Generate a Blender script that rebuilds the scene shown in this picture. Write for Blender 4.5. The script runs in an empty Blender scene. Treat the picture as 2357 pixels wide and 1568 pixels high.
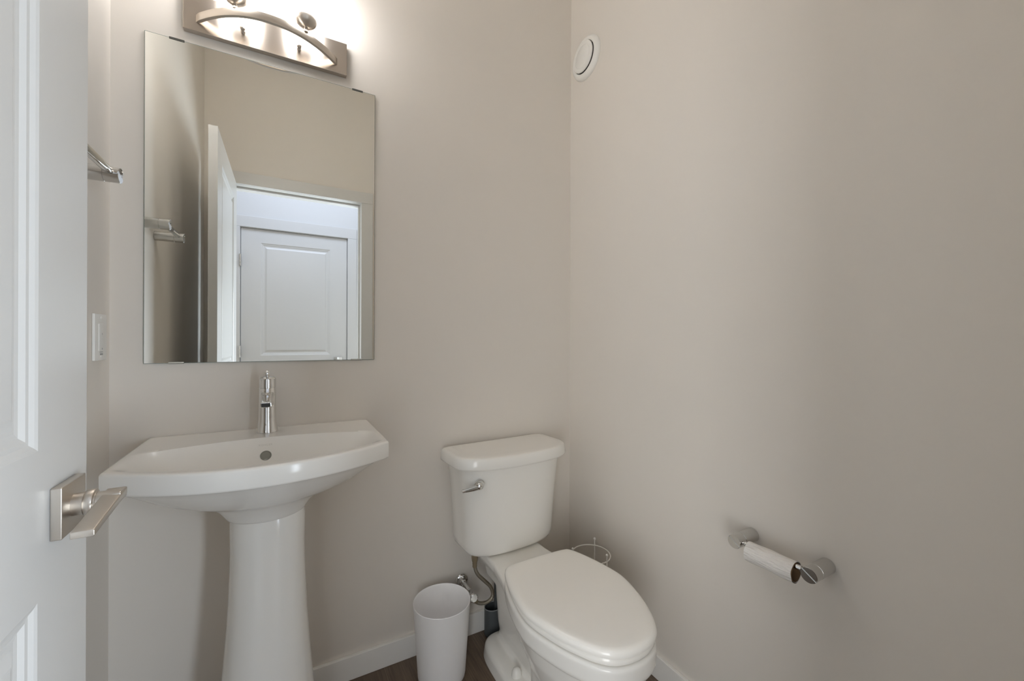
import bpy, bmesh, math
from mathutils import Vector, Matrix
PI = math.pi
S = bpy.context.scene
C = S.collection

# ------------------------------------------------------------------ camera, world, lights, exposure
CAM_H = 1.143
YAW = math.atan(0.5528)
cam_d = bpy.data.cameras.new('camera')
cam = bpy.data.objects.new('camera', cam_d)
C.objects.link(cam)
cam_d.sensor_width = 36.0
cam_d.lens = 36.0 * 938.0 / 2357.0
cam_d.shift_y = -1.0 / 2357.0
cam_d.clip_start = 0.02
cam.matrix_world = (Matrix.Translation((0, 0, CAM_H)) @ Matrix.Rotation(-YAW, 4, 'Z')
                    @ Matrix.Rotation(PI / 2, 4, 'X') @ Matrix.Rotation(math.radians(0.2), 4, 'Z'))
S.camera = cam

S.view_settings.view_transform = 'Standard'
S.view_settings.look = 'None'
S.view_settings.gamma = 1.0
S.view_settings.use_curve_mapping = False
S.view_settings.exposure = 0.0

world = bpy.data.worlds.new('World')
S.world = world
world.use_nodes = True
world.node_tree.nodes['Background'].inputs[0].default_value = (0.75, 0.85, 1.0, 1)
world.node_tree.nodes['Background'].inputs[1].default_value = 0.3
S.cycles.max_bounces = 14
S.cycles.diffuse_bounces = 12
S.cycles.glossy_bounces = 6
S.cycles.caustics_reflective = False
S.cycles.caustics_refractive = False
S.cycles.use_denoising = True
S.cycles.sample_clamp_indirect = 4.0

def area_light(name, loc, rot, sx, sy, power, col):
    d = bpy.data.lights.new(name, 'AREA')
    d.shape = 'RECTANGLE'; d.size = sx; d.size_y = sy
    d.energy = power; d.color = col
    o = bpy.data.objects.new(name, d); C.objects.link(o)
    o.location = loc; o.rotation_euler = rot
    return o

SHADE_EMIT = 13.2
# unseen fill lamps added behind two hall openings and overhead (the vanity lamps glow themselves)
area_light('hall_fill_right', (1.10, -1.08, 0.86), (PI / 2, 0, 0), 0.96, 1.44, 85.0, (0.80, 0.895, 1.0))
area_light('hall_fill_left', (-0.97, -1.08, 0.86), (PI / 2, 0, 0), 0.96, 1.44, 37.0, (0.97, 0.99, 1.0))
area_light('hall_overhead_fill', (0.15, -0.38, 2.72), (0, 0, 0), 1.3, 0.45, 15.0, (0.68, 0.77, 1.0))

# ------------------------------------------------------------------ materials
def mat(name, col, rough=0.5, metal=0.0, spec=0.5, bump=None, coat=0.0, aniso=None, emit=None):
    m = bpy.data.materials.new(name); m.use_nodes = True
    nt = m.node_tree; b = nt.nodes['Principled BSDF']
    b.inputs['Base Color'].default_value = (*col, 1)
    b.inputs['Roughness'].default_value = rough
    b.inputs['Metallic'].default_value = metal
    b.inputs['Specular IOR Level'].default_value = spec
    b.inputs['Coat Weight'].default_value = coat
    b.inputs['Coat Roughness'].default_value = 0.05
    if emit:
        b.inputs['Emission Color'].default_value = (*emit[0], 1)
        b.inputs['Emission Strength'].default_value = emit[1]
    if bump:
        scale, strength, dist = bump[:3]
        tc = nt.nodes.new('ShaderNodeTexCoord')
        n = nt.nodes.new('ShaderNodeTexNoise'); n.inputs['Scale'].default_value = scale
        n.inputs['Detail'].default_value = 3
        if len(bump) > 3:
            mp = nt.nodes.new('ShaderNodeMapping'); mp.inputs['Scale'].default_value = bump[3]
            nt.links.new(tc.outputs['Object'], mp.inputs[0]); nt.links.new(mp.outputs[0], n.inputs['Vector'])
        else:
            nt.links.new(tc.outputs['Object'], n.inputs['Vector'])
        bp = nt.nodes.new('ShaderNodeBump'); bp.inputs['Strength'].default_value = strength
        bp.inputs['Distance'].default_value = dist
        nt.links.new(n.outputs['Fac'], bp.inputs['Height']); nt.links.new(bp.outputs[0], b.inputs['Normal'])
    if aniso is not None:
        b.inputs['Anisotropic'].default_value = aniso[0]
        b.inputs['Anisotropic Rotation'].default_value = aniso[1]
        tg = nt.nodes.new('ShaderNodeTangent'); tg.direction_type = 'RADIAL'; tg.axis = 'Z'
        nt.links.new(tg.outputs[0], b.inputs['Tangent'])
    return m

M = {}
M['wall'] = mat('painted_wall', (0.735, 0.695, 0.64), 0.55, spec=0.3, bump=(260, 0.05, 0.001))
M['hall_wall'] = mat('painted_hall_wall', (0.66, 0.66, 0.65), 0.6, spec=0.3, bump=(260, 0.05, 0.001))
M['hall_bounce_cut'] = mat('dark_bounce_cut_wall', (0.22, 0.20, 0.18), 0.6, spec=0.3, bump=(260, 0.05, 0.001))  # unseen hall side, darkened to cut light bounced onto the hall door
M['ceiling'] = mat('ceiling_paint', (0.85, 0.84, 0.82), 0.8, spec=0.2, bump=(120, 0.3, 0.002))
M['trim'] = mat('white_trim_paint', (0.86, 0.85, 0.82), 0.35, spec=0.45)
M['door'] = mat('white_door_paint', (0.65, 0.645, 0.625), 0.32, spec=0.45)
M['ceramic'] = mat('white_ceramic', (0.84, 0.825, 0.785), 0.15, spec=0.42)
M['seat'] = mat('white_seat_plastic', (0.92, 0.90, 0.85), 0.16, spec=0.5)
M['bin'] = mat('white_bin_plastic', (0.90, 0.895, 0.90), 0.4, spec=0.4)
M['chrome'] = mat('polished_chrome', (0.78, 0.78, 0.77), 0.06, 1.0)
M['satin'] = mat('satin_chrome', (0.62, 0.61, 0.59), 0.16, 1.0)
M['nickel'] = mat('brushed_nickel', (0.60, 0.55, 0.49), 0.36, 1.0, bump=(60, 0.04, 0.0005, (1, 1, 22)))
M['plate_nickel'] = mat('brushed_nickel_plate', (0.56, 0.505, 0.45), 0.27, 1.0, aniso=(0.45, 0.25))
M['shade'] = mat('frosted_lit_glass', (0.9, 0.88, 0.84), 0.4, emit=((1.0, 0.982, 0.985), SHADE_EMIT))
M['mirror'] = mat('mirror_silver', (0.90, 0.915, 0.885), 0.0, 1.0)
M['mirror_edge'] = mat('mirror_glass_edge', (0.20, 0.25, 0.22), 0.15, spec=0.6)
M['clip'] = mat('clear_plastic_clip', (0.10, 0.10, 0.09), 0.2, spec=0.6)
M['clip_pale'] = mat('pale_plastic_clip', (0.62, 0.62, 0.56), 0.2, spec=0.6)
M['white_plastic'] = mat('white_wall_plastic', (0.82, 0.81, 0.775), 0.35, spec=0.4)
M['grey_mark'] = mat('grey_print', (0.33, 0.33, 0.32), 0.6)
M['faint_mark'] = mat('faint_grey_print', (0.60, 0.585, 0.55), 0.3)
M['dark'] = mat('dark_recess', (0.03, 0.03, 0.028), 0.6)
M['vent_dark'] = mat('vent_shadow_gap', (0.12, 0.11, 0.09), 0.8)
M['overflow'] = mat('overflow_shadow', (0.24, 0.24, 0.21), 0.35)
M['brush_grey'] = mat('grey_plastic', (0.085, 0.095, 0.10), 0.45, spec=0.4)
M['brush_rim'] = mat('grey_plastic_lip', (0.25, 0.26, 0.265), 0.4, spec=0.4)
M['wire'] = mat('white_coated_wire', (0.80, 0.78, 0.74), 0.35)
M['paper'] = mat('white_tissue', (0.82, 0.79, 0.755), 0.9, spec=0.1, bump=(45, 1.0, 0.006, (5.0, 0.8, 5.0)))
M['card'] = mat('brown_cardboard', (0.20, 0.125, 0.07), 0.9, spec=0.1)
M['rubber'] = mat('dark_rubber', (0.03, 0.03, 0.03), 0.6)
M['brass'] = mat('dull_brass', (0.42, 0.36, 0.26), 0.35, 1.0)
M['hose'] = mat('braided_steel_hose', (0.42, 0.38, 0.31), 0.38, 1.0, bump=(420, 1.0, 0.002))

def floor_material():
    m = bpy.data.materials.new('wood_plank_floor'); m.use_nodes = True
    nt = m.node_tree; b = nt.nodes['Principled BSDF']; L = nt.links.new
    tc = nt.nodes.new('ShaderNodeTexCoord')
    mp = nt.nodes.new('ShaderNodeMapping'); mp.inputs['Rotation'].default_value = (0, 0, PI / 2)
    mp.inputs['Location'].default_value = (0.0, 0.063, 0)
    L(tc.outputs['Object'], mp.inputs[0])
    br = nt.nodes.new('ShaderNodeTexBrick')
    br.inputs['Scale'].default_value = 1.0
    br.inputs['Brick Width'].default_value = 1.22; br.inputs['Row Height'].default_value = 0.182
    br.inputs['Mortar Size'].default_value = 0.0011; br.inputs['Mortar Smooth'].default_value = 0.3
    br.inputs['Color1'].default_value = (0.150, 0.108, 0.076, 1)
    br.inputs['Color2'].default_value = (0.120, 0.085, 0.060, 1)
    br.inputs['Mortar'].default_value = (0.20, 0.15, 0.115, 1)
    L(mp.outputs[0], br.inputs['Vector'])
    mp2 = nt.nodes.new('ShaderNodeMapping'); mp2.inputs['Scale'].default_value = (60, 2.5, 1)
    L(tc.outputs['Object'], mp2.inputs[0])
    n = nt.nodes.new('ShaderNodeTexNoise'); n.inputs['Scale'].default_value = 2.2; n.inputs['Detail'].default_value = 8
    n.inputs['Roughness'].default_value = 0.65
    L(mp2.outputs[0], n.inputs['Vector'])
    ramp = nt.nodes.new('ShaderNodeValToRGB')
    ramp.color_ramp.elements[0].position = 0.3; ramp.color_ramp.elements[0].color = (0.62, 0.60, 0.58, 1)
    ramp.color_ramp.elements[1].position = 0.72; ramp.color_ramp.elements[1].color = (1.35, 1.33, 1.30, 1)
    L(n.outputs['Fac'], ramp.inputs[0])
    mx = nt.nodes.new('ShaderNodeMix'); mx.data_type = 'RGBA'; mx.blend_type = 'MULTIPLY'; mx.inputs[0].default_value = 1.0
    L(br.outputs['Color'], mx.inputs[6]); L(ramp.outputs[0], mx.inputs[7])
    L(mx.outputs[2], b.inputs['Base Color'])
    b.inputs['Roughness'].default_value = 0.42
    bp = nt.nodes.new('ShaderNodeBump'); bp.inputs['Strength'].default_value = 0.15; bp.inputs['Distance'].default_value = 0.001
    L(n.outputs['Fac'], bp.inputs['Height']); L(bp.outputs[0], b.inputs['Normal'])
    return m
M['floor'] = floor_material()

# ------------------------------------------------------------------ geometry helpers (world coordinates)
class G:
    """collects shapes that become ONE mesh"""
    def __init__(self): self.v = []; self.f = []
    def add(self, v, f):
        o = len(self.v); self.v += [tuple(p) for p in v]; self.f += [tuple(i + o for i in q) for q in f]
        return self
    def box(self, a, b):
        x0, y0, z0 = a; x1, y1, z1 = b
        v = [(x0, y0, z0), (x1, y0, z0), (x1, y1, z0), (x0, y1, z0), (x0, y0, z1), (x1, y0, z1), (x1, y1, z1), (x0, y1, z1)]
        return self.add(v, [(0, 3, 2, 1), (4, 5, 6, 7), (0, 1, 5, 4), (1, 2, 6, 5), (2, 3, 7, 6), (3, 0, 4, 7)])
    def loft(self, rings, cap0=True, cap1=True):
        n = len(rings[0]); v = [p for r in rings for p in r]; f = []
        for k in range(len(rings) - 1):
            for i in range(n):
                j = (i + 1) % n
                f.append((k * n + i, k * n + j, (k + 1) * n + j, (k + 1) * n + i))
        if cap0: f.append(tuple(reversed(range(n))))
        if cap1: f.append(tuple(range((len(rings) - 1) * n, len(rings) * n)))
        return self.add(v, f)
    def lathe(self, prof, base=(0, 0, 0), axis=(0, 0, 1), n=40, cap0=True, cap1=True):
        ax = Vector(axis).normalized(); ref = Vector((0, 0, 1)) if abs(ax.z) < 0.9 else Vector((1, 0, 0))
        u = ax.cross(ref).normalized(); w = ax.cross(u); b = Vector(base)
        rings = [[b + ax * h + (u * math.cos(2 * PI * i / n) + w * math.sin(2 * PI * i / n)) * max(r, 1e-5) for i in range(n)] for r, h in prof]
        return self.loft(rings, cap0, cap1)
    def tube(self, pts, r, n=12, closed=False):
        pts = [Vector(p) for p in pts]; m = len(pts); rings = []
        prev = None
        for i in range(m):
            if closed: t = pts[(i + 1) % m] - pts[i - 1]
            else: t = pts[min(i + 1, m - 1)] - pts[max(i - 1, 0)]
            t.normalize()
            if prev is None:
                ref = Vector((0, 0, 1)) if abs(t.z) < 0.9 else Vector((1, 0, 0)); u = t.cross(ref).normalized()
            else: u = (prev - t * prev.dot(t)).normalized()
            prev = u; w = t.cross(u)
            rings.append([pts[i] + (u * math.cos(2 * PI * k / n) + w * math.sin(2 * PI * k / n)) * r for k in range(n)])
        if closed: rings.append(rings[0]); return self.loft(rings, False, False)
        return self.loft(rings)
    def sphere(self, c, r, n=16, sq=(1, 1, 1)):
        prof = [(r * math.sin(PI * k / n), -r * math.cos(PI * k / n)) for k in range(n + 1)]
        o = len(self.v); self.lathe(prof, c, (0, 0, 1), n * 2)
        c = Vector(c)
        for i in range(o, len(self.v)):
            d = Vector(self.v[i]) - c
            self.v[i] = tuple(c + Vector((d.x * sq[0], d.y * sq[1], d.z * sq[2])))
        return self

ORG = {}
def _mesh(name, g, m, bevel=0.0, smooth=True, seg=3, angle=0.6):
    me = bpy.data.meshes.new(name)
    me.from_pydata(g.v, [], g.f); me.validate()
    bm = bmesh.new(); bm.from_mesh(me)
    bmesh.ops.remove_doubles(bm, verts=bm.verts, dist=1e-6)
    bmesh.ops.recalc_face_normals(bm, faces=bm.faces)
    if bevel > 0:
        es = [e for e in bm.edges if len(e.link_faces) == 2 and e.calc_face_angle(0) > angle]
        bmesh.ops.bevel(bm, geom=es, offset=bevel, segments=seg, profile=0.5, affect='EDGES')
    bm.to_mesh(me); bm.free()
    for p in me.polygons: p.use_smooth = smooth
    if smooth: me.set_sharp_from_angle(angle=math.radians(38))
    me.materials.append(m)
    return me

def props(o, label, cat, kind=None, group=None):
    o['label'] = label; o['category'] = cat
    if kind: o['kind'] = kind
    if group: o['group'] = group
    return o

def thing(name, label, cat, loc, kind=None, group=None):
    o = bpy.data.objects.new(name, None); C.objects.link(o)
    o.location = loc; o.empty_display_size = 0.05; ORG[o.name] = Vector(loc)
    return props(o, label, cat, kind, group)

def part(name, g, m, parent, bevel=0.0, smooth=True, label=None, seg=3, me=None):
    me = me or _mesh(name, g, m, bevel, smooth, seg)
    o = bpy.data.objects.new(name, me); C.objects.link(o)
    me.transform(Matrix.Translation(-ORG[parent.name]))
    ORG[o.name] = ORG[parent.name]; o.parent = parent
    if label: o['label'] = label
    return o

def solo(name, g, m, loc, label, cat, bevel=0.0, smooth=True, kind=None, group=None, seg=3, me=None):
    me = me or _mesh(name, g, m, bevel, smooth, seg)
    o = bpy.data.objects.new(name, me); C.objects.link(o)
    me.transform(Matrix.Translation(-Vector(loc))); o.location = loc
    ORG[o.name] = Vector(loc)
    return props(o, label, cat, kind, group)

def lerp(a, b, t): return a + (b - a) * t
def sm(t): t = max(0.0, min(1.0, t)); return t * t * (3 - 2 * t)

def spline(P, per=8, closed=False):
    P = [Vector(p) for p in P]; n = len(P); out = []
    rng = n if closed else n - 1
    for i in range(rng):
        p0 = P[i - 1] if (i > 0 or closed) else P[0]; p1 = P[i]; p2 = P[(i + 1) % n]
        p3 = P[(i + 2) % n] if (closed or i + 2 < n) else P[-1]
        for k in range(per):
            t = k / per
            out.append(0.5 * ((2 * p1) + (p2 - p0) * t + (2 * p0 - 5 * p1 + 4 * p2 - p3) * t * t + (3 * p1 - p0 - 3 * p2 + p3) * t ** 3))
    if not closed: out.append(P[-1])
    return out

# ------------------------------------------------------------------ setting
XL, XR, YB, YF, HC = -0.413, 1.107, 1.467, 0.052, 2.80
YH = -0.068          # hall side of the doorway wall
YO = -0.955          # far hall wall
HX0, HX1 = -1.7, 2.4
OX0, OX1, OZ = -0.300, 0.436, 2.052   # doorway opening inside the casings

def struct(name, g, m, loc, label, cat, **k): return solo(name, g, m, loc, label, cat, kind='structure', **k)

struct('floor', G().box((HX0 - .1, YO - .1, -0.1), (HX1 + .1, YB + .1, 0)), M['floor'], (0, 0, 0), 'dark brown wood plank floor under the toilet and sink', 'floor', smooth=False)
struct('ceiling', G().box((HX0 - .1, YO - .1, HC), (HX1 + .1, YB + .1, HC + .1)), M['ceiling'], (0, 0, HC), 'plain white ceiling over bathroom and hall', 'ceiling', smooth=False)
struct('wall_back', G().box((XL - .1, YB, 0), (XR + .1, YB + .1, HC)), M['wall'], (0.35, YB, 0), 'beige painted wall behind the mirror, sink and toilet', 'wall', smooth=False)
struct('wall_left', G().box((XL - .1, YF, 0), (XL, YB, HC)), M['wall'], (XL, 0.8, 0), 'beige wall behind the open door with the short towel bar', 'wall', smooth=False)
struct('wall_right', G().box((XR, YF, 0), (XR + .1, YB, HC)), M['wall'], (XR, 0.8, 0), 'wide bare beige wall with the toilet paper holder', 'wall', smooth=False)
JB = 0.018
YM = -0.008
g = G().box((XL - .1, YM, 0), (OX0 - JB, YF, HC)).box((OX1 + JB, YM, 0), (XR + .1, YF, HC)).box((OX0 - JB, YM, OZ + JB), (OX1 + JB, YF, HC))
struct('wall_front', g, M['wall'], (0.3, YF, 0), 'beige wall around the doorway, seen in the mirror', 'wall', smooth=False)
DX0, DX1, DZ = -0.320, 0.465, 2.032   # hall door leaf
WL0, WL1, WR0, WR1, WZ0, WZ1 = -1.47, -0.47, 0.60, 1.60, 0.12, 1.60   # openings added beside the hall door to let fill light in
g = G().box((HX0, YO - .1, 0), (WL0, YO, HC)).box((WL1, YO - .1, 0), (DX0 - .004, YO, HC)).box((DX1 + .004, YO - .1, 0), (WR0, YO, HC)).box((WR1, YO - .1, 0), (HX1, YO, HC)).box((DX0 - .004, YO - .1, DZ + .004), (DX1 + .004, YO, HC))
for a, b in ((WL0, WL1), (WR0, WR1)):
    g.box((a, YO - .1, 0), (b, YO, WZ0)).box((a, YO - .1, WZ1), (b, YO, HC))
struct('wall_hall', g, M['hall_wall'], (0, YO, 0), 'pale hall wall around the closed white door, seen in the mirror', 'wall', smooth=False)
struct('wall_hall_left', G().box((HX0 - .1, YO - .1, 0), (HX0, YF, HC)), M['hall_wall'], (HX0, -.5, 0), 'pale wall at the left end of the hall', 'wall', smooth=False)
struct('wall_hall_right', G().box((HX1, YO - .1, 0), (HX1 + .1, YF, HC)), M['hall_wall'], (HX1, -.5, 0), 'pale wall at the right end of the hall', 'wall', smooth=False)
g = G().box((HX0 - .1, YH, 0), (OX0 - JB, YM, HC)).box((OX1 + JB, YH, 0), (HX1 + .1, YM, HC)).box((OX0 - JB, YH, OZ + JB), (OX1 + JB, YM, HC))
struct('wall_hall_near', g, M['hall_bounce_cut'], (0.3, YH, 0), 'hall side of the wall around the bathroom doorway, darkened to cut bounced light', 'wall', smooth=False)
for k, (a, b, side) in enumerate(((WL0, WL1, 'left'), (WR0, WR1, 'right'))):
    g = G()
    for x0, x1, z0, z1 in ((a, a + .04, WZ0, WZ1), (b - .04, b, WZ0, WZ1), (a + .04, b - .04, WZ0, WZ0 + .04), (a + .04, b - .04, WZ1 - .04, WZ1)):
        g.box((x0, YO - .07, z0), (x1, YO - .03, z1))
    struct('fill_window_%d' % (k + 1), g, M['trim'], ((a + b) / 2, YO - .05, WZ0), 'white frame of the opening added for fill light to the %s of the hall door' % side, 'fill_window', smooth=False)

def baseboard(name, a, b, label):
    return struct(name, G().box(a, b), M['trim'], ((a[0] + b[0]) / 2, (a[1] + b[1]) / 2, 0), label, 'baseboard', bevel=0.002, smooth=False)
BH = 0.079
baseboard('baseboard_back', (XL + .0125, YB - .012, 0), (XR - .0125, YB, BH), 'white baseboard along the wall behind the sink and toilet')
baseboard('baseboard_right', (XR - .012, YF, 0), (XR, YB, BH), 'white baseboard along the wall under the paper holder')
baseboard('baseboard_left', (XL, YF, 0), (XL + .012, YB, BH), 'white baseboard along the wall behind the open door')

def casing(name, x0, x1, zt, yw, dirn, w, hw, label, jamb=None):
    """door casing: two legs and a head on a wall face, with the jamb lining"""
    t = 0.016 * dirn
    ya, yb = min(yw, yw + t), max(yw, yw + t)
    g = G().box((x0 - w, ya, 0), (x0, yb, zt)).box((x1, ya, 0), (x1 + w, yb, zt)).box((x0 - w, ya, zt + .0006), (x1 + w, yb, zt + hw))
    o = struct(name, g, M['door'], ((x0 + x1) / 2, yw, 0), label, 'door casing', bevel=0.0015, smooth=False)
    if jamb:
        y0, y1 = jamb
        jg = G().box((x0 - JB, y0, 0), (x0, y1, zt)).box((x1, y0, 0), (x1 + JB, y1, zt)).box((x0 - JB, y0, zt), (x1 + JB, y1, zt + JB))
        ys = y0 + 0.045
        jg.box((x0, ys, 0), (x0 + .011, ys + .03, zt - .0)).box((x1 - .011, ys, 0), (x1, ys + .03, zt)).box((x0 + .011, ys, zt - .011), (x1 - .011, ys + .03, zt))
        part('jamb', jg, M['door'], o, smooth=False)
    return o
casing('trim_1', OX0, OX1 - .004, OZ, YF, 1, .073, .071, 'white door casing on the bathroom side of the doorway', jamb=(YH, YF))
casing('trim_2', OX0, OX1, OZ, YH, -1, .073, .071, 'white door casing on the hall side of the doorway')
casing('trim_3', DX0 - .006, DX1 + .006, DZ + .006, YO, 1, .074, .088, 'white casing around the closed hall door')

# ------------------------------------------------------------------ doors
def panel_door(w, h, th, panels):
    """door slab in local coords: x along the width 0..w, y = 0..th, moulded panels on both faces"""
    g = G()
    xs = sorted({0, w} | {p[0] for p in panels} | {p[2] for p in panels})
    zs = sorted({0, h} | {p[1] for p in panels} | {p[3] for p in panels})
    prof = [(0, 0), (.004, .0015), (.009, .0045), (.014, .0050), (.020, .0085), (.026, .0092), (.031, .0090), (.043, .0035), (.046, .003)]
    for side in (0, 1):
        y0 = 0 if side == 0 else th
        sg = 1 if side == 0 else -1
        for i in range(len(xs) - 1):
            for k in range(len(zs) - 1):
                x0, x1, z0, z1 = xs[i], xs[i + 1], zs[k], zs[k + 1]
                if any(abs(p[0] - x0) < 1e-6 and abs(p[1] - z0) < 1e-6 for p in panels):
                    rings = [[(x0 + a, y0 + sg * d, z0 + a), (x1 - a, y0 + sg * d, z0 + a), (x1 - a, y0 + sg * d, z1 - a), (x0 + a, y0 + sg * d, z1 - a)] for a, d in prof]
                    g.loft(rings, False, True)
                else:
                    g.add([(x0, y0, z0), (x1, y0, z0), (x1, y0, z1), (x0, y0, z1)], [(0, 1, 2, 3)])
    for i in range(len(xs) - 1):
        for z in (0, h): g.add([(xs[i], 0, z), (xs[i + 1], 0, z), (xs[i + 1], th, z), (xs[i], th, z)], [(0, 1, 2, 3)])
    for k in range(len(zs) - 1):
        for x in (0, w): g.add([(x, 0, zs[k]), (x, th, zs[k]), (x, th, zs[k + 1]), (x, 0, zs[k + 1])], [(0, 1, 2, 3)])
    return g
def xform(g, fn): g.v = [tuple(fn(*p)) for p in g.v]; return g

DW = 0.735
DFX, DBX, DFREE = -0.256, -0.2885, 0.823     # room face, rear face, free edge of the open door
DBOT = 0.010
DH = 2.038 - DBOT
st = 0.133
def door_panels(w, h): return [(st, .21, w - st, .831 - .01), (st, 1.010 - .01, w - st, 1.925 - .01)]
g = panel_door(DW, DH, DFX - DBX, door_panels(DW, DH))
xform(g, lambda x, y, z: (DFX - y, DFREE - x, z + DBOT))
door1 = struct('door_1', g, M['door'], (-0.275, DFREE - DW, 0), 'white panelled bathroom door standing open at left, with a nickel lever', 'door', smooth=False)

# lever handle of the open door
HZ, HY = 0.9235, 0.7515
lev = part('lever_handle', G().lathe([(.0145, 0), (.0145, .012), (.0165, .0125), (.0172, .014), (.0172, .020), (.0165, .0215), (.0130, .022), (.0130, .0235)],
                                     (DFX + .010, HY, HZ), (1, 0, 0), 40), M['nickel'], door1, label='brushed nickel lever handle')
part('rosette', G().box((DFX, HY - .0345, HZ - .0325), (DFX + .011, HY + .0345, HZ + .0325)), M['nickel'], lev, bevel=0.0012, smooth=True)
def lever_shape():
    # round neck that flattens into the root of the blade
    g = G(); rings = []
    for x, k in ((.0330, 0), (.0440, 0), (.0490, .55), (.0530, .9), (.0575, 1), (.0598, 1)):
        ring = []
        for i in range(40):
            a = 2 * PI * i / 40
            y, z = .0125 * math.cos(a), .0125 * math.sin(a)
            fy = max(-.0125, min(.0125, y * 1.35)); fz = max(-.0010, min(.0120, z * 1.25))
            ring.append((DFX + x, HY + lerp(y, fy, k), HZ + lerp(z, fz, k)))
        rings.append(ring)
    g.loft(rings)
    return g
def blade(g):
    # cross-sections along y from the neck to the free tip (towards the hinge)
    secs = []
    Y0, Y1 = HY + .0118, HY - .100
    for k in range(15):
        t = k / 14
        y = lerp(Y0, Y1, t)
        zc = HZ + .0072 - .0142 * t
        xa, xb = DFX + .0395, DFX + .0605
        th = lerp(.0052, .0040, t)
        secs.append([(xa, y, zc - th), (xb - .001, y, zc - th), (xb, y, zc - th + .001), (xb, y, zc + th - .001), (xb - .001, y, zc + th), (xa, y, zc + th)])
    g.loft(secs)
    return g
g = lever_shape(); blade(g)
part('lever', g, M['nickel'], lev, bevel=0.0009, smooth=True)
part('pin_hole', G().lathe([(.0022, 0), (.0022, .0006)], (DFX + .045, HY - .0098, HZ + .0068), (0, -.80, .62), 16), M['dark'], lev, label='small black pin hole')
part('latch_plate', G().box((-.2835, DFREE, HZ - .028), (-.2610, DFREE + .0012, HZ + .028)).box((-.2775, DFREE, HZ - .006), (-.2670, DFREE + .008, HZ + .006)), M['nickel'], door1, smooth=False)
# lever on the rear of the open door
g = G().lathe([(.0145, 0), (.0145, .03), (.012, .031), (.012, .052)], (DBX - .010, HY, HZ), (-1, 0, 0), 32)
g.box((DBX - .060, HY - .083, HZ - .004), (DBX - .045, HY + .012, HZ + .004))
g.box((DBX - .011, HY - .0345, HZ - .0325), (DBX, HY + .0345, HZ + .0325))
part('rear_lever_handle', g, M['nickel'], door1)
for z in (0.25, 1.05, 1.83):
    part('hinge', G().lathe([(.006, -.045), (.006, .045)], (DFX - .010 - .0475, DFREE - DW - .006, z), (0, 0, 1), 16), M['satin'], door1)

# closed hall door
w2 = DX1 - DX0
g = panel_door(w2, DZ - .010, .035, door_panels(w2, DZ))
xform(g, lambda x, y, z: (DX0 + x, YO - .004 - y, z + .010))
door2 = struct('door_2', g, M['door'], (0.07, YO - .02, 0), 'closed white panelled hall door, seen in the mirror', 'door', smooth=False)
for z in (0.25, 1.045, 1.77):
    part('hinge', G().lathe([(.0075, -.047), (.0075, -.0160), (.0068, -.0155), (.0075, -.0150), (.0075, .0150), (.0068, .0155), (.0075, .016), (.0075, .047)], (DX0 - .004, YO + .0195, z), (0, 0, 1), 16), M['satin'], door2)
hl = part('lever_handle', G().lathe([(.0145, 0), (.0145, .03), (.012, .031), (.012, .045)], (DX1 - .07, YO - .004 + .010, .955), (0, 1, 0), 32), M['satin'], door2, label='nickel lever handle')
part('rosette', G().box((DX1 - .1035, YO - .004, .922), (DX1 - .0365, YO + .007, .988)), M['satin'], hl, bevel=.001)
part('lever', G().box((DX1 - .155, YO + .032, .951), (DX1 - .058, YO + .052, .959)), M['satin'], hl, bevel=.001)

# ------------------------------------------------------------------ mirror
MX0, MX1, MZ0, MZ1 = -0.3425, 0.2645, 1.0745, 1.9865
MYF = YB - 0.006
mir = thing('wall_mirror', 'frameless rectangular mirror above the pedestal sink', 'mirror', (-.039, YB - .003, MZ0))
part('glass', G().box((MX0, MYF, MZ0), (MX1, YB - .0006, MZ1)), M['mirror_edge'], mir, smooth=False)
part('silvering', G().add([(MX0 + .0012, MYF - .0003, MZ0 + .0012), (MX1 - .0012, MYF - .0003, MZ0 + .0012), (MX1 - .0012, MYF - .0003, MZ1 - .0012), (MX0 + .0012, MYF - .0003, MZ1 - .0012)], [(0, 1, 2, 3)]), M['mirror'], mir, smooth=False)
for x, top in ((-0.273, True), (0.207, True), (-0.272, False), (0.206, False)):
    z = MZ1 if top else MZ0
    s = 1 if top else -1
    g = G().box((x - .017, MYF - .0018, z - s * .0035), (x + .017, MYF - .0004, z + s * .0014)).box((x - .017, MYF - .0018, z + s * .0002), (x + .017, YB - .0002, z + s * .0014))
    part('clip', g, M['clip'] if top else M['clip_pale'], mir, smooth=False)

# ------------------------------------------------------------------ vanity light
FX0, FX1, FZ0, FZ1 = -0.258, 0.1715, 2.018, 2.122
FYF = YB - 0.0185
FC = (FX0 + FX1) / 2
vl = thing('vanity_light', 'two-lamp brushed nickel light bar above the mirror', 'wall light', (FC, YB, FZ0))
part('backplate', G().box((FX0, FYF, FZ0), (FX1, YB - .0003, FZ1)), M['plate_nickel'], vl, bevel=0.0008, seg=2, smooth=False)
AH, AW, AZ = 0.0108, 0.0048, 2.0535
arc = []
half = 0.182
for k in range(49):
    a = -1 + 2 * k / 48
    arc.append((FC + half * a, FYF - 0.099 * (1 - abs(a) ** 2.15), AZ))
rings = []
for k, p in enumerate(arc):
    q0 = Vector(arc[max(k - 1, 0)]); q1 = Vector(arc[min(k + 1, 48)])
    t = (q1 - q0).normalized(); nrm = Vector((-t.y, t.x, 0))
    p = Vector(p)
    if k in (0, 48): nrm = Vector((0, 1, 0)) * 0 + nrm
    rings.append([p + nrm * AW + Vector((0, 0, -AH)), p - nrm * AW + Vector((0, 0, -AH)), p - nrm * AW + Vector((0, 0, AH)), p + nrm * AW + Vector((0, 0, AH))])
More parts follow.
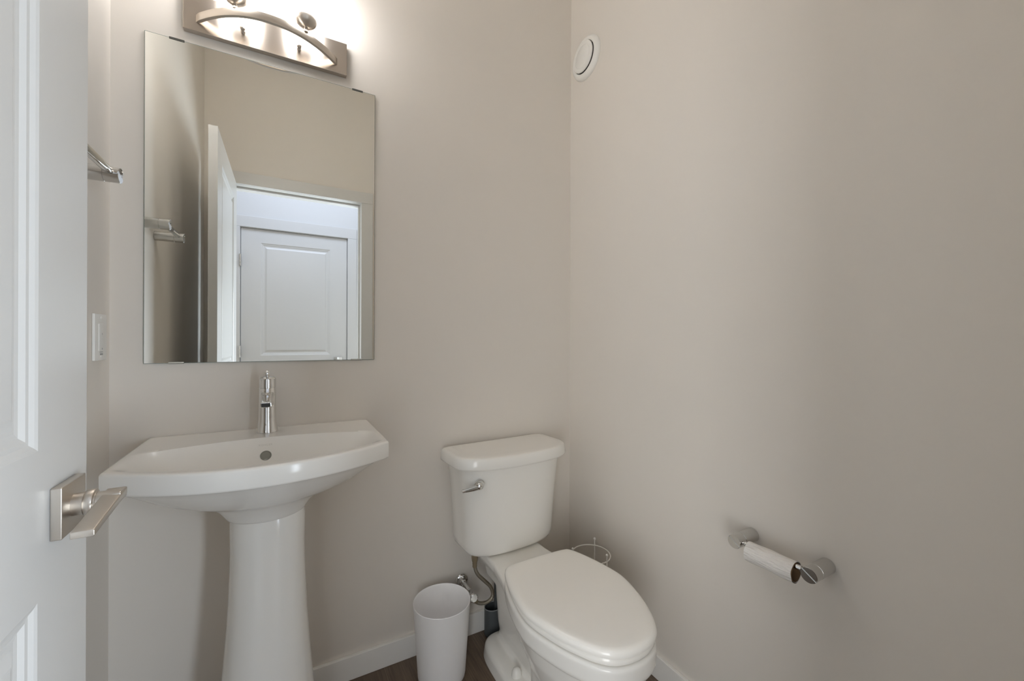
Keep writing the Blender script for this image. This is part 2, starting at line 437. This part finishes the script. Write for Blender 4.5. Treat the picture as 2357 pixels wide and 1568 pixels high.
# seat the ends on the plate
for r in (rings[0], rings[-1]):
    for i in range(4): r[i].y = FYF + .0005
part('arch_bar', G().loft(rings), M['nickel'], vl, bevel=0.0006, seg=2)
SY = FYF - 0.0797
for sx in (-0.1285, 0.0475):
    cup = part('socket_cup', G().lathe([(.0062, 0), (.0062, .007), (.0052, .009), (.0052, .013), (.010, .0135), (.020, .019), (.0275, .027), (.0315, .037), (.0320, .040), (.0300, .041), (.004, .041)],
                                       (sx, SY, AZ + AH - .001), (0, 0, 1), 40), M['nickel'], vl)
    zb = AZ + AH + .0405
    part('glass_shade', G().lathe([(.030, 0), (.046, .0005), (.0515, .004), (.0530, .012), (.0540, .190), (.0525, .191), (.0515, .013), (.030, .003)], (sx, SY, zb), (0, 0, 1), 48, False, False), M['shade'], vl, label='glowing frosted glass shade')
for sx in (-0.1165, 0.031):
    part('finial', G().lathe([(.0060, 0), (.0060, .004), (.0040, .006), (.0040, .009), (.0060, .011), (.0068, .0145), (.0058, .018), (.0025, .0205), (.0004, .021)], (sx, FYF, 2.058), (0, -1, 0), 24), M['nickel'], vl)

# ------------------------------------------------------------------ pedestal sink
SKX = -0.0445; RIM = 0.872; SHW = 0.286
def s_front(x): return 1.012 + .105 * min(1.0, abs(x - SKX) / SHW) ** 2.0
def s_back(x): return 1.313 - .85 * (x - SKX) ** 2
SBACK = YB - .0025
FIL = 0.007
def basin(x, y):
    d = abs(x - SKX) / 0.268
    if d >= 1: return RIM
    yf, yb = s_front(x) + .022, s_back(x)
    a = (y - yf) / (yb - yf)
    if a <= 0 or a >= 1: return RIM
    D = (1 - d ** 2.2) ** 1.1
    if a > .45: s = 1 - ((a - .45) / .55) ** 2.6
    else: s = 1 - ((.45 - a) / .45) ** 2.6
    return RIM - .115 * D * s
sink = thing('pedestal_sink', 'white ceramic pedestal sink with a bowed front under the mirror', 'sink', (SKX, 1.27, 0))
nx = 84; cols = []
for i in range(nx + 1):
    x = SKX - SHW + FIL + (2 * (SHW - FIL)) * i / nx
    yf, yb = s_front(x) + .022, s_back(x)
    ys = [lerp(s_front(x) + FIL, yf, k / 4) for k in range(4)]
    ys += [lerp(yf, yb, (1 - math.cos(PI * k / 56)) / 2) for k in range(56)]
    ys += [lerp(yb, SBACK - FIL, k / 10) for k in range(11)]
    cols.append([(x, y, basin(x, y)) for y in ys])
ny = len(cols[0])
g = G(); v = [p for c in cols for p in c]
f = [(i * ny + j, (i + 1) * ny + j, (i + 1) * ny + j + 1, i * ny + j + 1) for i in range(nx) for j in range(ny - 1)]
g.add(v, f)
loop = [cols[i][0] for i in range(nx)] + [cols[nx][j] for j in range(ny - 1)] + [cols[i][ny - 1] for i in range(nx, 0, -1)] + [cols[0][j] for j in range(ny - 1, 0, -1)]
n = len(loop)
nrm = []
for i in range(n):
    a = Vector(loop[i - 1]).to_2d(); b = Vector(loop[(i + 1) % n]).to_2d(); t = (b - a).normalized(); nrm.append(Vector((t.y, -t.x)))
def off(r, dz): return [(loop[i][0] + nrm[i].x * r, loop[i][1] + nrm[i].y * r, RIM + dz) for i in range(n)]
rings = [[Vector(p) for p in loop]]
for k in range(1, 5):
    a = PI / 2 * k / 4; rings.append([Vector(p) for p in off(FIL * math.sin(a), -FIL * (1 - math.cos(a)))])
rings.append([Vector(p) for p in off(FIL, -.020)]); rings.append([Vector(p) for p in off(FIL * .96, -.0405)])
rings.append([Vector(p) for p in off(FIL * .75, -.0440)]); rings.append([Vector(p) for p in off(FIL * .30, -.0462)]); rings.append([Vector(p) for p in off(-.002, -.0470)])
last = rings[-1]
NCY = 1.272
prof = [(.05, -.0485), (.10, -.0535), (.20, -.068), (.36, -.093), (.54, -.117), (.66, -.1285), (.78, -.136), (.87, -.147), (.94, -.162), (.985, -.176), (1.0, -.182), (1.012, -.1855), (1.04, -.1875), (1.08, -.188)]
for s, dz in prof:
    ring = []
    for i in range(n):
        p = last[i]; an = math.atan2(p.y - 1.24, p.x - SKX)
        q = Vector((SKX + .094 * math.cos(an), NCY + .088 * math.sin(an), 0))
        ring.append(Vector((lerp(p.x, q.x, s), lerp(p.y, q.y, s), RIM + dz)))
    rings.append(ring)
g.loft(rings, False, True)
bowl = part('basin', g, M['ceramic'], sink)
# pedestal
rings = []
for z, a, b, cy in [(.688, .085, .079, NCY), (.670, .0865, .081, NCY), (.64, .0865, .082, NCY), (.60, .0855, .083, NCY), (.55, .0865, .085, NCY), (.48, .089, .089, NCY), (.40, .093, .094, NCY), (.30, .1005, .102, NCY), (.2, .109, .11, NCY), (.1, .118, .12, NCY), (.03, .125, .127, NCY), (.004, .127, .129, NCY), (0, .125, .127, NCY)]:
    rings.append([(SKX + .004 + a * math.copysign(abs(math.cos(2 * PI * i / 64)) ** .86, math.cos(2 * PI * i / 64)), cy + b * math.copysign(abs(math.sin(2 * PI * i / 64)) ** .86, math.sin(2 * PI * i / 64)), z) for i in range(64)])
part('pedestal', G().loft(rings), M['ceramic'], sink)
# overflow hole set in the rear slope of the basin
def basin_n(x, y):
    e = .002
    return Vector((-(basin(x + e, y) - basin(x - e, y)) / (2 * e), -(basin(x, y + e) - basin(x, y - e)) / (2 * e), 1)).normalized()
OVX, OVY = -0.0485, 1.287
nn = basin_n(OVX, OVY); oc = Vector((OVX, OVY, basin(OVX, OVY)))
part('overflow_hole', G().lathe([(.0135, -.002), (.0135, .0010), (.0120, .0014), (.0108, .0004), (.0106, .0002)], oc, nn, 32), M['overflow'], sink, label='dark round overflow hole')
# faint maker's lettering above it
cu = bpy.data.curves.new('lettering', 'FONT'); cu.body = 'KOHLER'; cu.size = 0.0072; cu.align_x = 'CENTER'; cu.space_character = 1.25; cu.extrude = 0.0
to = bpy.data.objects.new('lettering_source', cu); C.objects.link(to)
dg = bpy.context.evaluated_depsgraph_get()
tm = bpy.data.meshes.new_from_object(to.evaluated_get(dg))
bpy.data.objects.remove(to)
for vv in tm.vertices:
    x = OVX - .001 + vv.co.x; y = 1.3015 + vv.co.y * .55
    q = Vector((x, y, basin(x, y))) + basin_n(x, y) * .0004
    vv.co = q
tm.materials.clear(); tm.materials.append(M['faint_mark'])
part('lettering', None, M['faint_mark'], sink, me=tm, label='faint grey maker lettering')
# drain in the basin floor
dxy = (SKX, 1.165)
part('drain', G().lathe([(.030, -.004), (.030, .0015), (.027, .0025), (.020, .0015), (.0195, .004), (.010, .006), (.0005, .0065)], (dxy[0], dxy[1], basin(*dxy)), (0, 0, 1), 32), M['chrome'], sink, label='chrome drain')

# ------------------------------------------------------------------ faucet
FAX, FAY = -0.0485, 1.3875
fa = thing('faucet', 'single-lever chrome faucet standing on the sink back', 'faucet', (FAX, FAY, RIM))
part('body', G().lathe([(.0278, 0), (.0280, .002), (.0265, .008), (.0245, .018), (.0230, .032), (.0222, .05), (.0218, .08), (.0216, .126), (.0206, .1275), (.0206, .129)], (FAX, FAY, RIM), (0, 0, 1), 48), M['chrome'], fa)
part('head', G().lathe([(.0206, .129), (.0216, .130), (.0216, .154), (.0205, .1575), (.017, .1605), (.010, .1625), (.0005, .163)], (FAX, FAY, RIM), (0, 0, 1), 48), M['chrome'], fa)
secs = []
for t in [0, .2, .4, .6, .8, .95, 1.0]:
    y = lerp(FAY - .012, FAY - .108, t); hw = lerp(.0160, .0130, t)
    zt = RIM + lerp(.119, .1005, t ** 1.2); zb = RIM + lerp(.080, .0865, min(1, t * 1.6))
    if t == 1.0: zb = RIM + .0868
    r = .003
    secs.append([(FAX - hw, y, zb), (FAX + hw, y, zb), (FAX + hw, y, zt - r), (FAX + hw - r, y, zt), (FAX - hw + r, y, zt), (FAX - hw, y, zt - r)])
sp = part('spout', G().loft(secs), M['chrome'], fa, bevel=.0006, seg=2)
part('spout_outlet', G().box((FAX - .0105, FAY - .1086, RIM + .0885), (FAX + .0105, FAY - .1078, RIM + .0985)), M['dark'], sp, label='dark slot outlet')
part('lever', G().lathe([(.0052, 0), (.0050, .012), (.0056, .034), (.0062, .046), (.0045, .0475), (.0005, .048)], (FAX, FAY - .004, RIM + .1585), (0, -.80, .34), 20), M['chrome'], fa)

# ------------------------------------------------------------------ toilet
TX = 0.7245
toi = thing('toilet', 'white two-piece toilet with closed lid in the corner', 'toilet', (TX, 1.15, 0))
NR = 72
def seat_outline(shrink=0.0, front=0.0):
    half = [(0, 1.140), (.098, 1.136), (.128, 1.120), (.1475, 1.072), (.163, 1.01), (.1725, .945), (.1705, .905), (.159, .857), (.140, .803), (.121, .764), (.101, .731), (.072, .702), (.036, .687), (0, .683)]
    h = spline([(a, b, 0) for a, b in half], 6)
    pts = [(TX + p.x, p.y) for p in h] + [(TX - p.x, p.y) for p in h[-2:0:-1]]
    m = len(pts); out = []
    for i in range(m):
        a = Vector(pts[i - 1]); b = Vector(pts[(i + 1) % m]); t = (b - a).normalized(); nn = Vector((t.y, -t.x))
        c = Vector(pts[i])
        if nn.dot(c - Vector((TX, .92))) < 0: nn = -nn
        out.append(c - nn * shrink)
    return out
def slab(z_sh, top=()):
    rings = [[(p.x, p.y, z) for p in seat_outline(s)] for z, s in z_sh]
    base = rings[-1]
    for z, k in zip(top, (.93, .70, .30, .02)):
        rings.append([(lerp(TX, p[0], k), lerp(.93, p[1], k), z) for p in base])
    return rings
# bowl: closed shells merged by a voxel remesh into one ceramic body
def egg(hw, yf, yb, ym, z, nf=2.1, nb=3.0, n=NR):
    out = []
    for i in range(n):
        a = 2 * PI * i / n; c, s = math.cos(a), math.sin(a)
        e = nf if s < 0 else nb
        x = math.copysign(abs(c) ** (2 / e), c) * hw
        y = math.copysign(abs(s) ** (2 / e), s) * ((ym - yf) if s < 0 else (yb - ym)) + ym
        out.append((TX + x, y, z))
    return out
g = G()
rim = [[(p.x, p.y, z) for p in seat_outline(s)] for z, s in [(.385, .012), (.3905, .007), (.3885, .0015), (.383, .0), (.343, .002), (.335, .007)]]
low = []
g.loft(rim[1:] + [[(lerp(p.x, TX, .05), lerp(p.y, .95, .03), .330) for p in seat_outline(.010)],
       [(lerp(p.x, TX, .12), lerp(p.y, .95, .07), .28) for p in seat_outline(.010)],
       [(lerp(p.x, TX, .26), lerp(p.y, .95, .16), .22) for p in seat_outline(.010)],
       [(lerp(p.x, TX, .40), lerp(p.y, .95, .26), .17) for p in seat_outline(.010)]])
g.loft([egg(h, a, b, .93, z, 2.3, 8) for z, h, a, b in [(.26, .100, .745, 1.04), (.2, .098, .765, 1.04), (.12, .094, .785, 1.04), (.05, .097, .785, 1.04), (.0, .103, .775, 1.04), (-.02, .104, .773, 1.04)]])
def deck(k, z):
    half = [(.0, 1.04), (.130, 1.04), (.136, 1.10), (.122, 1.16), (.109, 1.24), (.107, 1.32), (.108, 1.385), (.102, 1.40), (0, 1.40)]
    pts = [(a, b) for a, b in half]
    return [(TX + a * k, lerp(1.2, b, lerp(1, .96, 1 - k)), z) for a, b in pts] + [(TX - a * k, lerp(1.2, b, lerp(1, .96, 1 - k)), z) for a, b in pts[-2:0:-1]]
g.loft([deck(.97, .3835), deck(1.0, .378), deck(.99, .355), deck(.88, .335), deck(.66, .30), deck(.58, .26)])
g.loft([egg(h, .98, b, 1.15, z, 8, 5) for z, h, b in [(.34, .072, 1.350), (.2, .063, 1.343), (.12, .053, 1.348), (.075, .043, 1.350), (.055, .047, 1.355), (.03, .060, 1.36)]])
g.loft([egg(h, .95, b, 1.18, z, 8, 4.5) for z, h, b in [(.054, .075, 1.350), (.051, .090, 1.362), (.046, .098, 1.369), (.036, .1035, 1.374), (.0, .108, 1.378), (-.02, .110, 1.380)]])
me = _mesh('bowl_raw', g, M['ceramic'])
tmp = bpy.data.objects.new('bowl_raw', me); C.objects.link(tmp)
r = tmp.modifiers.new('r', 'REMESH'); r.mode = 'VOXEL'; r.voxel_size = 0.0042; r.use_smooth_shade = True
s = tmp.modifiers.new('s', 'SMOOTH'); s.factor = 0.5; s.iterations = 7
dg = bpy.context.evaluated_depsgraph_get(); dg.update()
bme = bpy.data.meshes.new_from_object(tmp.evaluated_get(dg))
bpy.data.objects.remove(tmp)
bme.name = 'bowl'
bm_ = bmesh.new(); bm_.from_mesh(bme)
cut = bmesh.ops.bisect_plane(bm_, geom=bm_.verts[:] + bm_.edges[:] + bm_.faces[:], plane_co=(0, 0, 0.0005), plane_no=(0, 0, 1), clear_inner=True)
bmesh.ops.holes_fill(bm_, edges=[e for e in bm_.edges if e.is_boundary])
bm_.to_mesh(bme); bm_.free()
for p in bme.polygons: p.use_smooth = True
bme.materials.clear(); bme.materials.append(M['ceramic'])
part('bowl', None, None, toi, me=bme)
part('seat_ring', G().loft(slab([(.3935, .014), (.3935, .007), (.396, .0055), (.404, .0055), (.4080, .008), (.4080, .014)])), M['seat'], toi)
part('seat_lid', G().loft(slab([(.4115, .010), (.4115, .003), (.4135, .0005), (.418, .0), (.424, .0008), (.4285, .004), (.4315, .009), (.4328, .0145)], (.4336, .4341, .4343, .4343))), M['seat'], toi)
for sx in (-.07, .07):
    part('lid_hinge', G().box((TX + sx - .018, 1.118, .382), (TX + sx + .018, 1.150, .4185)), M['seat'], toi, bevel=.005)
for sx in (-.0775, .0775):
    part('bolt_cap', G().lathe([(.0165, 0), (.0165, .006), (.0150, .016), (.0115, .0235), (.006, .0275), (.0005, .0285)], (TX + sx * .87, 1.150, .050), (0, 0, 1), 28), M['ceramic'], toi)
def dring(hw, yf, yb, y0, z, n_=2.6, c=.010):
    pts = [(TX - hw, yb - c, z), (TX - hw + c * .3, yb - c * .3, z), (TX - hw + c, yb, z)]
    pts += [(TX + lerp(-hw + c, hw - c, k / 8), yb, z) for k in range(1, 8)]
    pts += [(TX + hw - c, yb, z), (TX + hw - c * .3, yb - c * .3, z), (TX + hw, yb - c, z)]
    pts += [(TX + hw, lerp(yb - c, y0, .5), z)]
    m = 40
    for k in range(m + 1):
        a = PI * k / m
        cc, ss = math.cos(a), math.sin(a)
        pts.append((TX + math.copysign(abs(cc) ** (2 / n_), cc) * hw, y0 - (y0 - yf) * abs(ss) ** (2 / n_), z))
    pts += [(TX - hw, lerp(yb - c, y0, .5), z)]
    return pts
TB = 1.445
ROT = math.radians(3.0)      # the tank sits turned a little against the wall
def turn(ring):
    out = []
    for x, y, z in ring:
        dx, dy = x - TX, y - TB
        out.append((TX + dx * math.cos(ROT) - dy * math.sin(ROT), TB + dx * math.sin(ROT) + dy * math.cos(ROT), z))
    return out
tk = part('tank', G().loft([turn(dring(a, yf, TB, 1.345, z, 2.6)) for z, a, yf in [(.3875, .150, 1.285), (.390, .166, 1.273), (.395, .1745, 1.266), (.405, .180, 1.261), (.425, .1835, 1.258), (.52, .188, 1.250), (.60, .1945, 1.243), (.66, .201, 1.238), (.712, .209, 1.233)]]), M['ceramic'], toi)
part('tank_lid', G().loft([turn(dring(.2345 - s, 1.2175 + s, TB, 1.330, z, 2.5)) for z, s in [(.7045, .012), (.705, .004), (.7075, .0015), (.7125, .0), (.728, .002), (.739, .004), (.7435, .0065), (.7460, .0105), (.7472, .017), (.7480, .04)]]), M['ceramic'], toi)
LX, LZ = 0.568, .6560
LYF = 1.2475
fl = part('flush_lever', G().lathe([(.0165, 0), (.0165, .004), (.0150, .0055), (.0140, .010), (.0125, .016), (.0085, .0205), (.004, .0222), (.0005, .0225)], (LX, LYF + .004, LZ), (-.25, -1, 0), 32), M['chrome'], toi, label='chrome flush lever')
a = Vector((LX, LYF - .010, LZ - .003)); b = Vector((LX - .062, LYF + .008 - .006, LZ - .0115))
secs = []
for t in [0, .15, .5, .85, 1]:
    p = a.lerp(b, t); hh = lerp(.0085, .0045, t); ww = lerp(.0055, .0035, t)
    secs.append([(p.x, p.y - ww, p.z - hh), (p.x, p.y + ww, p.z - hh), (p.x, p.y + ww, p.z + hh), (p.x, p.y - ww, p.z + hh)])
part('arm', G().loft(secs), M['chrome'], fl, bevel=.0012)

# ------------------------------------------------------------------ water supply
VX, VZ = 0.592, 0.218
ws = thing('water_supply_valve', 'chrome shutoff valve and braided hose on the wall behind the bin', 'valve', (VX, YB, VZ))
part('wall_flange', G().lathe([(.027, 0), (.027, .003), (.0235, .008), (.016, .011), (.012, .012), (.012, .022), (.0085, .023)], (VX, YB - .0003, VZ), (0, -1, 0), 36), M['chrome'], ws)
VY = YB - .085
part('stub_pipe', G().tube([(VX, YB - .02, VZ), (VX, VY + .01, VZ)], .0078, 20), M['chrome'], ws)
va = part('valve_body', G().lathe([(.010, -.02), (.0115, -.012), (.0115, .012), (.0095, .018)], (VX, VY, VZ - .010), (.75, 0, -.66), 24).lathe([(.009, -.016), (.009, .016)], (VX, VY, VZ - .004), (0, 1, 0), 20), M['satin'], ws)
part('valve_knob', G().lathe([(.007, 0), (.007, .012), (.014, .013), (.0155, .016), (.0155, .024), (.013, .026)], (VX, VY - .012, VZ - .004), (0, -1, 0), 24), M['chrome'], va)
hose = [(.606, VY + .002, .184), (.623, VY + .002, .168), (.641, VY + .002, .160), (.662, VY + .002, .158), (.679, VY + .002, .166), (.686, VY + .002, .184), (.675, VY + .002, .213), (.648, VY + .002, .244), (.624, VY + .002, .272), (.6125, VY + .002, .300), (.611, VY + .002, .335), (.611, VY + .002, .385)]
hp = spline(hose, 8)
ho = part('hose', G().tube(hp, .0066, 14), M['hose'], ws, label='braided steel hose')
e0, e1 = Vector(hose[0]), Vector(hose[-1])
part('hose_nut', G().lathe([(.0095, 0), (.0095, .010), (.0080, .011), (.0088, .015), (.0078, .018)], e0, (.75, 0, -.66), 8), M['brass'], ho)
part('hose_nut', G().lathe([(.0078, -.082), (.0088, -.078), (.0080, -.073), (.0092, -.069), (.0085, -.064), (.0105, -.060), (.0125, -.045), (.0125, .001)], e1, (0, 0, 1), 10), M['brass'], ho)

# ------------------------------------------------------------------ bin, brush, roll stand
BX, BY = 0.466, 1.330
rings_p = [(.0600, .0), (.0740, .0008), (.0785, .006), (.0800, .014), (.0955, .250), (.0965, .2545), (.0955, .2565), (.0940, .2550), (.0925, .250), (.0775, .016), (.072, .008), (.001, .007)]
solo('trash_bin', G().lathe(rings_p, (BX, BY, 0.0), (0, 0, 1), 72), M['bin'], (BX, BY, 0), 'open white plastic waste bin between the sink and the toilet', 'trash bin')

QX, QY = 0.7055, 1.4225
tb = thing('toilet_brush', 'dark grey brush in its grey holder, behind the toilet', 'toilet brush', (QX, QY, 0))
def oval(rx, ry, z, n=36): return [(QX + rx * math.cos(2 * PI * i / n), QY + ry * math.sin(2 * PI * i / n), z) for i in range(n)]
hd = part('holder', G().loft([oval(.029, .024, 0), oval(.033, .028, .004), oval(.034, .029, .012), oval(.034, .029, .106)], True, False).loft([oval(.0315, .0265, .106), oval(.0315, .0265, .02)], False, True), M['brush_grey'], tb)
part('holder_lip', G().loft([oval(.034, .029, .105), oval(.0343, .0293, .107), oval(.033, .028, .1085), oval(.0315, .0265, .107), oval(.0315, .0265, .103)], False, False), M['brush_rim'], tb, label='paler grey lip')
g = G().loft([[(QX + .0185 + sx * .010, QY + .004 + sy * .0065, z) for sx, sy in ((-1, -1), (1, -1), (1, 1), (-1, 1))] for z in (.030, .355, .360)])
part('brush_handle', g, M['brush_grey'], tb, bevel=.003)

WX, WY, WR, WZ = 1.000, 1.190, .0700, .343
wr = 0.0021
rs = thing('toilet_roll_stand', 'empty white wire roll stand in the corner behind the toilet', 'roll holder', (WX, WY, 0))
def circ(r, z, n=56): return [(WX + r * math.cos(2 * PI * i / n), WY + r * math.sin(2 * PI * i / n), z) for i in range(n)]
part('top_ring', G().tube(circ(WR, WZ), wr, 10, True), M['wire'], rs)
part('base_ring', G().tube(circ(WR, .045), wr, 10, True).tube([(WX - WR, WY, .045), (WX + WR, WY, .045)], wr, 8).tube([(WX, WY - WR, .045), (WX, WY + WR, .045)], wr, 8), M['wire'], rs)
for an in (40, 160, 280):
    a = math.radians(an); px, py = WX + (WR + wr) * math.cos(a), WY + (WR + wr) * math.sin(a)
    po = part('post', G().tube([(px, py, .004), (px, py, .366)], wr, 10), M['wire'], rs)
    part('ball_tip', G().sphere((px, py, .368), .0048, 10), M['wire'], po)
    part('foot', G().sphere((px, py, .0045), .0045, 8), M['wire'], po)

# ------------------------------------------------------------------ wall bars (paper holder, towel bar)
def post_mesh(base, axis, length, r, notch_dir):
    """round post; the end is cut in two levels, split by a plane facing notch_dir"""
    ax = Vector(axis); b = Vector(base); nd = Vector(notch_dir).normalized(); w = ax.cross(nd)
    g = G()
    n = 48; L0 = length - .0020; seam = length * .68
    def ring(rr, h): return [b + ax * h + (nd * math.cos(2 * PI * i / n) + w * math.sin(2 * PI * i / n)) * rr for i in range(n)]
    g.loft([ring(r, .0004), ring(r, seam - .0008), ring(r - .0007, seam - .0004), ring(r - .0007, seam + .0004), ring(r, seam + .0008), ring(r, L0)])
    # longer half (away from notch_dir)
    hs = [PI * .52 + (2 * PI - 2 * PI * .52) * k / 24 for k in range(25)]
    def half(rr, h): return [b + ax * h + (nd * math.cos(a) + w * math.sin(a)) * rr for a in hs]
    g.loft([half(r, L0 - .002), half(r, length - .0006), half(r - .0006, length)])
    # thin crescent collar round the recess
    hc = [-PI * .52 + (2 * PI * .52) * k / 24 for k in range(25)]
    o = [b + ax * (L0 + .004 * math.cos(a)) + (nd * math.cos(a) + w * math.sin(a)) * r for a in hc]
    ii = [b + ax * (L0 + .004 * math.cos(a)) + (nd * math.cos(a) + w * math.sin(a)) * (r - .0016) for a in hc]
    ob = [b + ax * (L0 - .001) + (nd * math.cos(a) + w * math.sin(a)) * r for a in hc]
    ib = [b + ax * (L0 - .001) + (nd * math.cos(a) + w * math.sin(a)) * (r - .0016) for a in hc]
    v = ob + o + ii + ib; m = len(hc)
    f = [(k * m + i, k * m + i + 1, (k + 1) * m + i + 1, (k + 1) * m + i) for k in range(3) for i in range(m - 1)]
    g.add(v, f)
    return g
def wall_bar(name, label, cat, xw, sgn, ya, yb, z, r, length, notch, bar_r, bar_dx, bar_dz):
    t = thing(name, label, cat, (xw, (ya + yb) / 2, z))
    for y in (ya, yb):
        part('post', post_mesh((xw, y, z), (sgn, 0, 0), length, r, notch), M['satin'], t)
    xb = xw + sgn * (length - bar_dx)
    y0, y1 = min(ya, yb), max(ya, yb)
    zz = z + bar_dz
    g = G().lathe([(bar_r * .55, 0), (bar_r * .55, .008), (bar_r * .95, .0085), (bar_r, .0095), (bar_r, (y1 - y0) - 2 * r + .006 - .0095 + .004), (bar_r * .55, (y1 - y0) - 2 * r + .006 - .003), (bar_r * .55, (y1 - y0) - 2 * r + .010)],
                  (xb, y0 + r - .005, zz), (0, 1, 0), 28)
    part('bar', g, M['chrome'], t)
    return t
PZ = 0.6185
wall_bar('toilet_paper_holder', 'chrome two-post paper holder on the wide right wall', 'toilet paper holder', XR, -1, .476, .650, PZ, .0175, .083, (.0, -.55, .83), .0062, .013, .001)
TZ = 1.511
wall_bar('towel_bar', 'short chrome towel bar above the switch plate by the door', 'towel bar', XL, 1, 1.034, 1.236, TZ, .0168, .083, (.0, .10, .99), .0088, .017, .006)
# nearly used-up roll hanging on the bar
RX = XR - .083 + .013; RR = .0235; RZ = PZ + .001 + .0062 - .0205
ry0, ry1 = .5080, .6185
wob = [.0008, -.0004, .0006, .0010, -.0002, .0004, .0009, 0.0]
rings = []
nn_ = 56
for k in range(17):
    y = lerp(ry0, ry1, k / 16)
    rr = [(RR + .0005 * math.sin(3 * 2 * PI * i / nn_ + k * .5) + .0003 * math.sin(7 * 2 * PI * i / nn_ - k * .7)) for i in range(nn_)]
    rings.append([(RX + rr[i] * math.cos(2 * PI * i / nn_), y + .0003 * math.sin(5 * 2 * PI * i / nn_), RZ + rr[i] * 1.04 * math.sin(2 * PI * i / nn_)) for i in range(nn_)])
roll = solo('toilet_roll', G().loft(rings, False, False), M['paper'], (RX, (ry0 + ry1) / 2, RZ), 'almost finished white tissue roll hanging on the paper holder', 'toilet roll')
core = [[(RX + q * math.cos(2 * PI * i / nn_), y + .0004, RZ + q * 1.03 * math.sin(2 * PI * i / nn_)) for i in range(nn_)] for q, y in ((.0207, ry0 - .0008), (.0207, ry1 + .0008), (.0200, ry1 + .0008), (.0200, ry0 - .0008))]
part('cardboard_core', G().loft(core + [core[0]], False, False), M['card'], roll, label='brown cardboard core')

# ------------------------------------------------------------------ vent
AY, AZv = 1.3575, 2.335
av = thing('air_vent', 'round white air vent high on the wall by the corner', 'air vent', (XR, AY, AZv))
part('flange', G().lathe([(.0865, 0.0003), (.0865, .005), (.083, .011), (.074, .0165), (.068, .0175), (.064, .0165), (.062, .010), (.060, .004)], (XR, AY, AZv), (-1, 0, 0), 72, True, False), M['white_plastic'], av)
part('throat', G().lathe([(.0625, .003), (.0625, .0045), (.0005, .0045)], (XR, AY, AZv), (-1, 0, 0), 48, True, False), M['vent_dark'], av, label='dark gap behind the disc')
part('disc', G().lathe([(.018, .0045), (.018, .016), (.056, .0165), (.0605, .019), (.0615, .022), (.060, .0245), (.055, .0258), (.046, .0262), (.0445, .0250), (.0430, .0262), (.0005, .0280)], (XR, AY, AZv), (-1, 0, 0), 72), M['white_plastic'], av)

# ------------------------------------------------------------------ switch plate
WYc, WZc = 1.3905, 1.1465
swp = thing('wall_switch', 'white switch plate on the narrow wall strip beside the door', 'switch', (XL, WYc, WZc))
part('plate', G().box((XL + .0002, WYc - .038, WZc - .058), (XL + .0062, WYc + .038, WZc + .058)), M['white_plastic'], swp, bevel=.002)
rk = part('rocker', G().box((XL + .006, WYc - .0165, WZc - .034), (XL + .0078, WYc + .0165, WZc + .034)), M['white_plastic'], swp, bevel=.0008)
part('indicator', G().box((XL + .0077, WYc + .001, WZc + .006), (XL + .0081, WYc + .003, WZc + .0105)), M['grey_mark'], rk, smooth=False)
part('indicator', G().box((XL + .0077, WYc + .001, WZc - .031), (XL + .0081, WYc + .003, WZc - .0265)), M['grey_mark'], rk, smooth=False)
part('marking', G().box((XL + .0062, WYc - .009, WZc - .0375), (XL + .0065, WYc + .011, WZc - .0362)).box((XL + .0062, WYc - .007, WZc - .0445), (XL + .0065, WYc + .011, WZc - .0405)), M['grey_mark'], swp, smooth=False)
for z in (-.0485, .0485):
    part('screw', G().lathe([(.003, 0), (.003, .0008), (.002, .0012)], (XL + .006, WYc, WZc + z), (1, 0, 0), 16), M['white_plastic'], swp)
